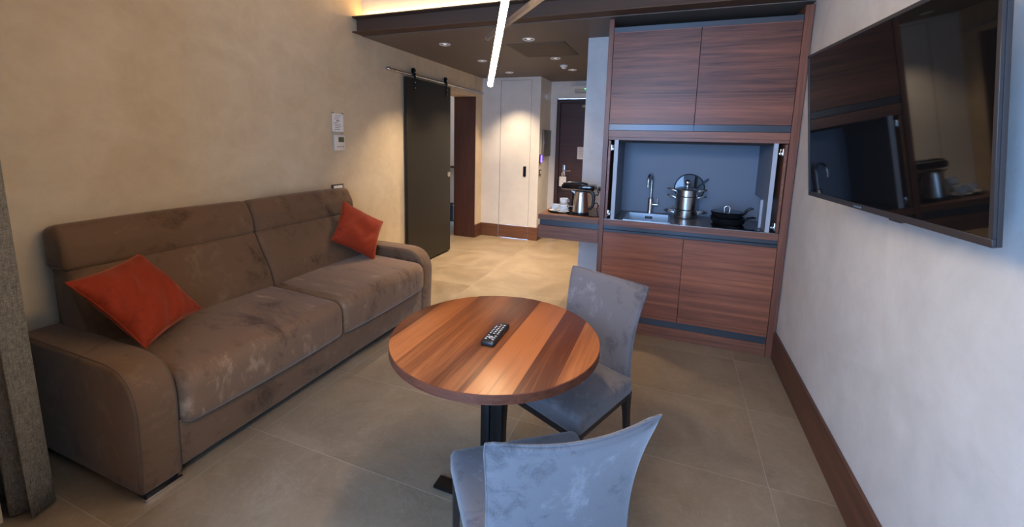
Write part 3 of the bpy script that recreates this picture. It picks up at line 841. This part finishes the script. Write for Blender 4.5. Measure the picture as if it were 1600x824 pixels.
box('screen', bz, tvW - bz, .020, tvH - bz, -.0055, -.001, M_screen, tv)
box('sensor_foot', tvW * .60, tvW * .60 + .06, -.008, .003, -.02, -.004, M_black, tv, .002)
lg = MB()
for k in range(7): lg.box(tvW * .40 + k * .0075, tvW * .40 + k * .0075 + .0055, .0065, .0125, .0020, .0026)
lg.build('logo', M_chrome, tv)
# wall mount reaching back to the wall
wm = MB(); wm.box(tvW * .3, tvW * .7, .24, .27, -.075, -.045); wm.box(tvW * .3, tvW * .7, .42, .45, -.075, -.045); wm.box(tvW * .44, tvW * .56, .2, .5, -.09, -.075)
wm.build('mount_plate', M_blackmetal, tv)
ctr = TVP + u_ * tvW * .5 + up_ * .35 - n_ * .08
arm = thing('wall_bracket', 'black swivel bracket hidden behind the television', 'bracket', (XR, ctr.y, ctr.z))
MB().box(-.012, -.001, -.09, .09, -.16, .16, .002).build('wall_plate', M_blackmetal, arm, 40)
MB().box(ctr.x - XR + .03, -.012, -.02, .02, -.03, .03, .002).build('arm', M_blackmetal, arm, 40)

# ------------------------------------------------------------------ sofa
sf = thing('sofa', 'long brown microfibre sofa with two seats and curved arms', 'sofa', (0, 0, 0))
armP = rounded([(-2.76, .032, .03), (-2.76, .567, .04), (-1.885, .567, .20), (-1.905, .032, .022)], 9)
for ya, yb in ((.88, 1.04), (2.905, 3.06)):
    a = MB().loft(armP, ya, yb, .018, 4, 3, .003).build('arm', M_sofa, sf, 75)
    for yy in (ya + .012, yb - .012):
        MB().tube([(x, yy, z) for x, z in armP[12:38]], .0028, 6).build('piping', M_piping, a, 60)
baseP = rounded([(-2.74, .05, .01), (-2.74, .27, .01), (-1.90, .27, .01), (-1.905, .052, .02)], 4)
MB().loft(baseP, 1.036, 2.909, .006, 3, 3).build('base', M_sofa, sf, 60)
seatP = rounded([(-2.58, .24, .055), (-2.58, .50, .06), (-2.2, .487, .10), (-1.862, .472, .085), (-1.862, .243, .06)], 8)
backP = rounded([(-2.70, .46, .04), (-2.735, .845, .035), (-2.598, .848, .035), (-2.545, .74, .08), (-2.47, .60, .08), (-2.43, .46, .06)], 6)
headP = rounded([(-2.765, .835, .03), (-2.775, 1.035, .05), (-2.665, 1.062, .065), (-2.605, .95, .10), (-2.590, .835, .035)], 7)
for ya, yb in ((1.045, 1.978), (1.982, 2.90)):
    MB().loft(seatP, ya, yb, .042, 6, 14, .012).build('seat_cushion', M_sofa_seat, sf, 80)
for ya, yb in ((1.02, 1.975), (1.981, 2.925)):
    MB().loft(backP, ya, yb, .026, 6, 14, .008).build('back_cushion', M_sofa, sf, 80)
    MB().loft(headP, ya - (.005 if ya < 1.5 else 0), yb, .030, 6, 14, .008).build('headrest', M_sofa, sf, 80)
MB().loft(rounded([(-2.775, .06, .01), (-2.775, .84, .02), (-2.70, .84, .02), (-2.62, .44, .02), (-2.62, .06, .01)], 4), 1.04, 2.906, .01, 3, 3).build('back_frame', M_sofa, sf, 60)
for ya, yb in ((.892, 1.03), (2.918, 3.048)):
    MB().box(-1.914, -1.898, ya - .002, yb + .002, 0, .016, .002).build('foot', M_chrome, sf, 40)
    MB().box(-2.70, -2.64, ya, yb, 0, .034, .002).build('foot', M_blackmetal, sf, 40)
    MB().box(-1.975, -1.9145, ya + .008, yb - .008, 0, .034, .002).build('foot_block', M_blackmetal, sf, 40)


def pillow(name, lab, corners, T, seed, on):
    P = [Vector(p) for p in corners]
    c = sum(P, Vector()) / 4; u = ((P[1] - P[0]) + (P[2] - P[3])).normalized(); v0 = (P[3] - P[0]); v = (v0 - u * v0.dot(u)).normalized(); n = u.cross(v)
    s = (P[1] - P[0]).length
    Rp = Matrix((u, v, n)).transposed().to_4x4()
    N = 36; b = MB()
    def prof(a, d):
        ea = 1 - abs(a) ** 2.6; ed = 1 - abs(d) ** 2.6
        return max(ea * ed, 0) ** .5
    def surf(sgn):
        def fn(i, j):
            a, d = i * 2 - 1, j * 2 - 1
            pin = 1 - .075 * (1 - abs(a) ** 3) * abs(d) ** 6 if True else 1
            x = a * s / 2 * (1 - .08 * (1 - d * d)); y = d * s / 2 * (1 - .08 * (1 - a * a))
            e = prof(a, d)
            wr = noise.noise(Vector((x * 7 + seed, y * 7, sgn))) * .024 + noise.noise(Vector((x * 16 + y * 12, y * 5 + seed, 3 * sgn))) * .013
            ridge = .012 * math.exp(-((x * .75 + y * .65 - .03) / .022) ** 2) * math.exp(-((x - y - .06) / .17) ** 2) - .010 * math.exp(-((x * .75 + y * .65 + .02) / .03) ** 2)
            return Vector((x, y, sgn * (T / 2 * e + (wr + ridge * (sgn > 0)) * e)))
        return fn
    g1 = b.grid(surf(1), N, N); g2 = b.grid(surf(-1), N, N)
    bmesh.ops.remove_doubles(b.bm, verts=b.bm.verts[:], dist=.0004)
    t = bpy.data.objects.new(name, None); link(t); tag(t, lab, 'cushion', 'rust scatter cushions on the sofa')
    t.matrix_world = Matrix.Translation(c) @ Rp
    o = b.build('cover', M_rust, t, 75)
    k = s / 2 * .997; edge = []
    for q in range(41):
        a = q / 40 * 2 - 1; edge.append((a * k, -k * (1 - .08 * (1 - a * a)), 0))
    for q in range(1, 41):
        a = q / 40 * 2 - 1; edge.append((k * (1 - .08 * (1 - a * a)), a * k, 0))
    for q in range(1, 41):
        a = 1 - q / 40 * 2; edge.append((a * k, k * (1 - .08 * (1 - a * a)), 0))
    for q in range(1, 41):
        a = 1 - q / 40 * 2; edge.append((-k * (1 - .08 * (1 - a * a)), a * k, 0))
    MB().tube(edge, .003, 6, cap=False).build('piping', M_rust, t, 60)
    return t


pillow('scatter_cushion', 'rust orange velvet cushion leaning over the near arm of the sofa',
       [(-2.33, .905, .865), (-2.52, 1.268, .880), (-2.29, 1.408, .575), (-2.10, 1.045, .560)], .13, 1.3, 0)
pillow('scatter_cushion', 'rust orange velvet cushion at the far end of the sofa beside the hall',
       [(-2.545, 2.735, .965), (-2.372, 3.025, .751), (-2.261, 2.756, .487), (-2.433, 2.466, .701)], .12, 7.7, 0)

# ------------------------------------------------------------------ curtain
ct = thing('curtain', 'dark linen curtain gathered beside the near end of the sofa', 'curtain', (0, 0, 0))
NF = 150
def cur(i, j):
    x = -2.785 + .592 * i; z = .012 + (ZH - .06) * j
    a = i * 2 * PI * 4.6
    amp = .052 * (1 - .35 * j)
    y = .715 + amp * math.sin(a + .3 * math.sin(3 * j)) + .012 * math.sin(a * 2.3 + j * 2)
    xx = x + .012 * math.cos(a * 1.0) - .10 * j * (i ** 2) * .6
    return Vector((xx, y, z))
b = MB(); b.grid(cur, NF, 24)
o = b.build('cloth', M_curtain, ct, 80)
sm = o.modifiers.new('Solidify', 'SOLIDIFY'); sm.thickness = .003
MB().tube([(XL + .005, .715, ZH - .04), (-2.0, .715, ZH - .04)], .010, 10).build('track', M_blackmetal, ct, 40)

# ------------------------------------------------------------------ round table
tb = thing('round_table', 'round walnut table on a black steel pedestal', 'table', (-.60, 1.432, 0))
R = .403
top = MB().lathe([(0, .716), (R - .002, .716), (R, .718), (R, .748), (R - .002, .7495)], n=128, cap=False).build('edge_band', M_w_tedge, tb, 40)
MB().lathe([(R - .002, .7494), (R - .003, .75), (0, .75)], n=128, cap=False).build('tabletop', M_w_table, tb, 40)
p = MB(); p.box(-.045, -.008, -.03, .03, .016, .700, .002); p.box(.008, .045, -.03, .03, .016, .700, .002); p.box(-.008, .008, -.02, .02, .016, .700)
p.build('pedestal', M_blackmetal, tb, 40)
MB().box(-.16, .16, -.16, .16, .7002, .7155, .002).build('mounting_plate', M_blackmetal, tb, 40)
p = MB(); p.box(-.265, .265, -.032, .032, .003, .0155, .002); p.build('base_bar', M_blackmetal, tb, 40)
p = MB(); p.box(-.032, .032, .033, .14, .003, .0155, .002); p.box(-.032, .032, -.20, -.033, .003, .0155, .002); p.build('base_bar', M_blackmetal, tb, 40)
for x, y in ((-.24, 0), (.24, 0), (0, .12), (0, -.18)):
    MB().lathe([(.015, 0), (.015, .0035)], (x, y, 0), 14).build('glide', M_black, tb)

rm = thing('remote_control', 'black television remote with pale buttons on the round table', 'remote control', (-.589, 1.408, .7505), math.radians(2))
MB().box(-.0265, .0265, -.088, .088, .0, .019, .006, 3).build('case', M_black, rm, 40)
kx = [(-.014, .062), (0, .062), (.014, .062)] + [(x, y) for y in (.045, .03, .015, 0, -.015) for x in (-.014, 0, .014)] + [(x, y) for y in (-.035, -.05, -.065) for x in (-.014, .014)]
M_btn = mat('remote_buttons', (.48, .46, .44), .5); M_red = mat('red_button', (.5, .03, .02), .5)
for i, (x, y) in enumerate(kx):
    MB().box(x - .0042, x + .0042, y - .0032, y + .0032, .0188, .0208, .001, 1).build('button', M_red if i == 0 else M_btn, rm, 40)
MB().lathe([(.009, .0188), (.009, .0205), (.004, .0205), (.004, .0188)], (0, -.05, 0), 18, False).build('direction_pad', M_btn, rm, 40)

# ------------------------------------------------------------------ chairs
def make_chair():
    t = thing('dining_chair', '', 'chair')
    # seat: cushion with a soft crown, wider at the front
    def hw(y): return .208 + .020 * ((y + .21) / .42)
    b = MB(); n = 16
    def rnd(i, j, z, ins):
        return None
    outline = []
    for (x, y, r) in ((-1, -.205, .02), (1, -.205, .02), (1, .215, .022), (-1, .215, .022)): outline.append((x * hw(y), y, r))
    poly = rounded(outline, 6)
    def ring(z, ins):
        c = []
        for x, y in poly:
            d = Vector((x, y)); L = d.length
            c.append(b.bm.verts.new((x * (1 - ins / .21), y * (1 - ins / .21), z)))
        return c
    lv = [(.398, .010), (.401, .003), (.408, 0), (.452, 0), (.463, .003), (.470, .010), (.475, .03), (.478, .09), (.479, .15)]
    rr = [ring(z, i) for z, i in lv]
    for A_, B_ in zip(rr, rr[1:]):
        m = len(A_)
        for k in range(m): b.bm.faces.new((A_[k], A_[(k + 1) % m], B_[(k + 1) % m], B_[k]))
    b.bm.faces.new(rr[0][::-1]); b.bm.faces.new(rr[-1])
    seat = b.build('seat', M_chair, t, 60)
    # backrest shell, curved around the sitter and swept back at the top
    b = MB(); NU, NV = 28, 30
    def mid(u, v):
        z = .385 + .489 * v - .014 * (1 - u * u) * v ** 3 - .006 * (max(0, abs(u) - .86) / .14) ** 2 * v ** 8
        y = -.205 - .012 * v - .078 * v ** 2.4 + .033 * (u * u) * (.25 + .75 * v) - .02 * v
        w = .203 - .014 * math.sin(PI * min(v * 1.1, 1)) * 1.0 + .004 * v
        w += .004 * v ** 6
        return Vector((u * w, y, z))
    def th(u, v):
        e = (1 - abs(u) ** 10) ** .5; f_ = (1 - abs(2 * v - 1) ** 26) ** .5
        return (.019 - .004 * v) * max(e * f_, 0.0)
    def surf(sg):
        def fn(i, j):
            u = math.sin((i - .5) * PI); v = .5 + .5 * math.sin((j - .5) * PI) * 1.0
            u = .5 * (i * 2 - 1) + .5 * u; v = .5 * j + .5 * v
            return mid(u, v) + Vector((0, sg * th(u, v), 0))
        return fn
    b.grid(surf(1), NU, NV); b.grid(surf(-1), NU, NV)
    bmesh.ops.remove_doubles(b.bm, verts=b.bm.verts[:], dist=.0005)
    bk = b.build('backrest', M_chair, t, 80)
    seam = MB(); P = [mid(-1, v / 20) for v in range(0, 20)] + [mid(-1 + 2 * k / 24, 1) for k in range(25)] + [mid(1, 1 - v / 20) for v in range(1, 21)]
    seam.tube(P, .0028, 6); seam.build('piping', M_chair, bk, 60)
    # wooden frame and tapered legs
    b = MB()
    for s_ in (-1, 1):
        b.bar((s_ * .190, -.185, .384), (s_ * .208, .195, .384), .022, .026)
    b.bar((-.19, .198, .384), (.19, .198, .384), .022, .026); b.bar((-.18, -.183, .384), (.18, -.183, .384), .022, .026)
    b.build('seat_frame', M_legs, t)
    for s_ in (-1, 1):
        for fy, ty, out in ((.190, .200, 0), (-.190, -.235, .0)):
            x0 = s_ * (.205 if fy > 0 else .188)
            P = [(x0, fy, .3965), (x0, fy, .36), (x0 + s_ * .002, fy + (ty - fy) * .15, .30), (x0 + s_ * .004, fy + (ty - fy) * .5, .16), (x0 + s_ * .006, ty, 0)]
            b = MB(); W_ = [.026, .024, .019, .015, .0105]
            rings = []
            for (x, y, z), w_ in zip(P, W_):
                rings.append([b.bm.verts.new((x + a * w_ * .62, y + c * w_, z)) for a, c in ((-1, -1), (1, -1), (1, 1), (-1, 1))])
            for A_, B_ in zip(rings, rings[1:]):
                for k in range(4): b.bm.faces.new((A_[k], A_[(k + 1) % 4], B_[(k + 1) % 4], B_[k]))
            b.bm.faces.new(rings[0][::-1]); b.bm.faces.new(rings[-1])
            es = [e for e in b.bm.edges if abs(e.verts[0].co.z - e.verts[1].co.z) > .005]
            bmesh.ops.bevel(b.bm, geom=es, offset=.004, segments=2, affect='EDGES')
            b.build('leg', M_legs, t, 50)
    return t


ch = make_chair()
c2 = ch.copy(); COL.objects.link(c2)
for k in list(ch.children):
    a = k.copy(); COL.objects.link(a); a.parent = c2
    for q in list(k.children):
        z_ = q.copy(); COL.objects.link(z_); z_.parent = a
ch.location = (-.370, 1.722, 0); ch.rotation_euler = (0, 0, math.radians(154.7))
tag(ch, 'grey velvet dining chair facing the camera between the table and the kitchen', 'chair', 'velvet dining chairs at the round table')
c2.location = (-.318, 1.082, 0); c2.rotation_euler = (0, 0, math.radians(35.8))
tag(c2, 'grey blue velvet dining chair seen from behind in the foreground', 'chair', 'velvet dining chairs at the round table')
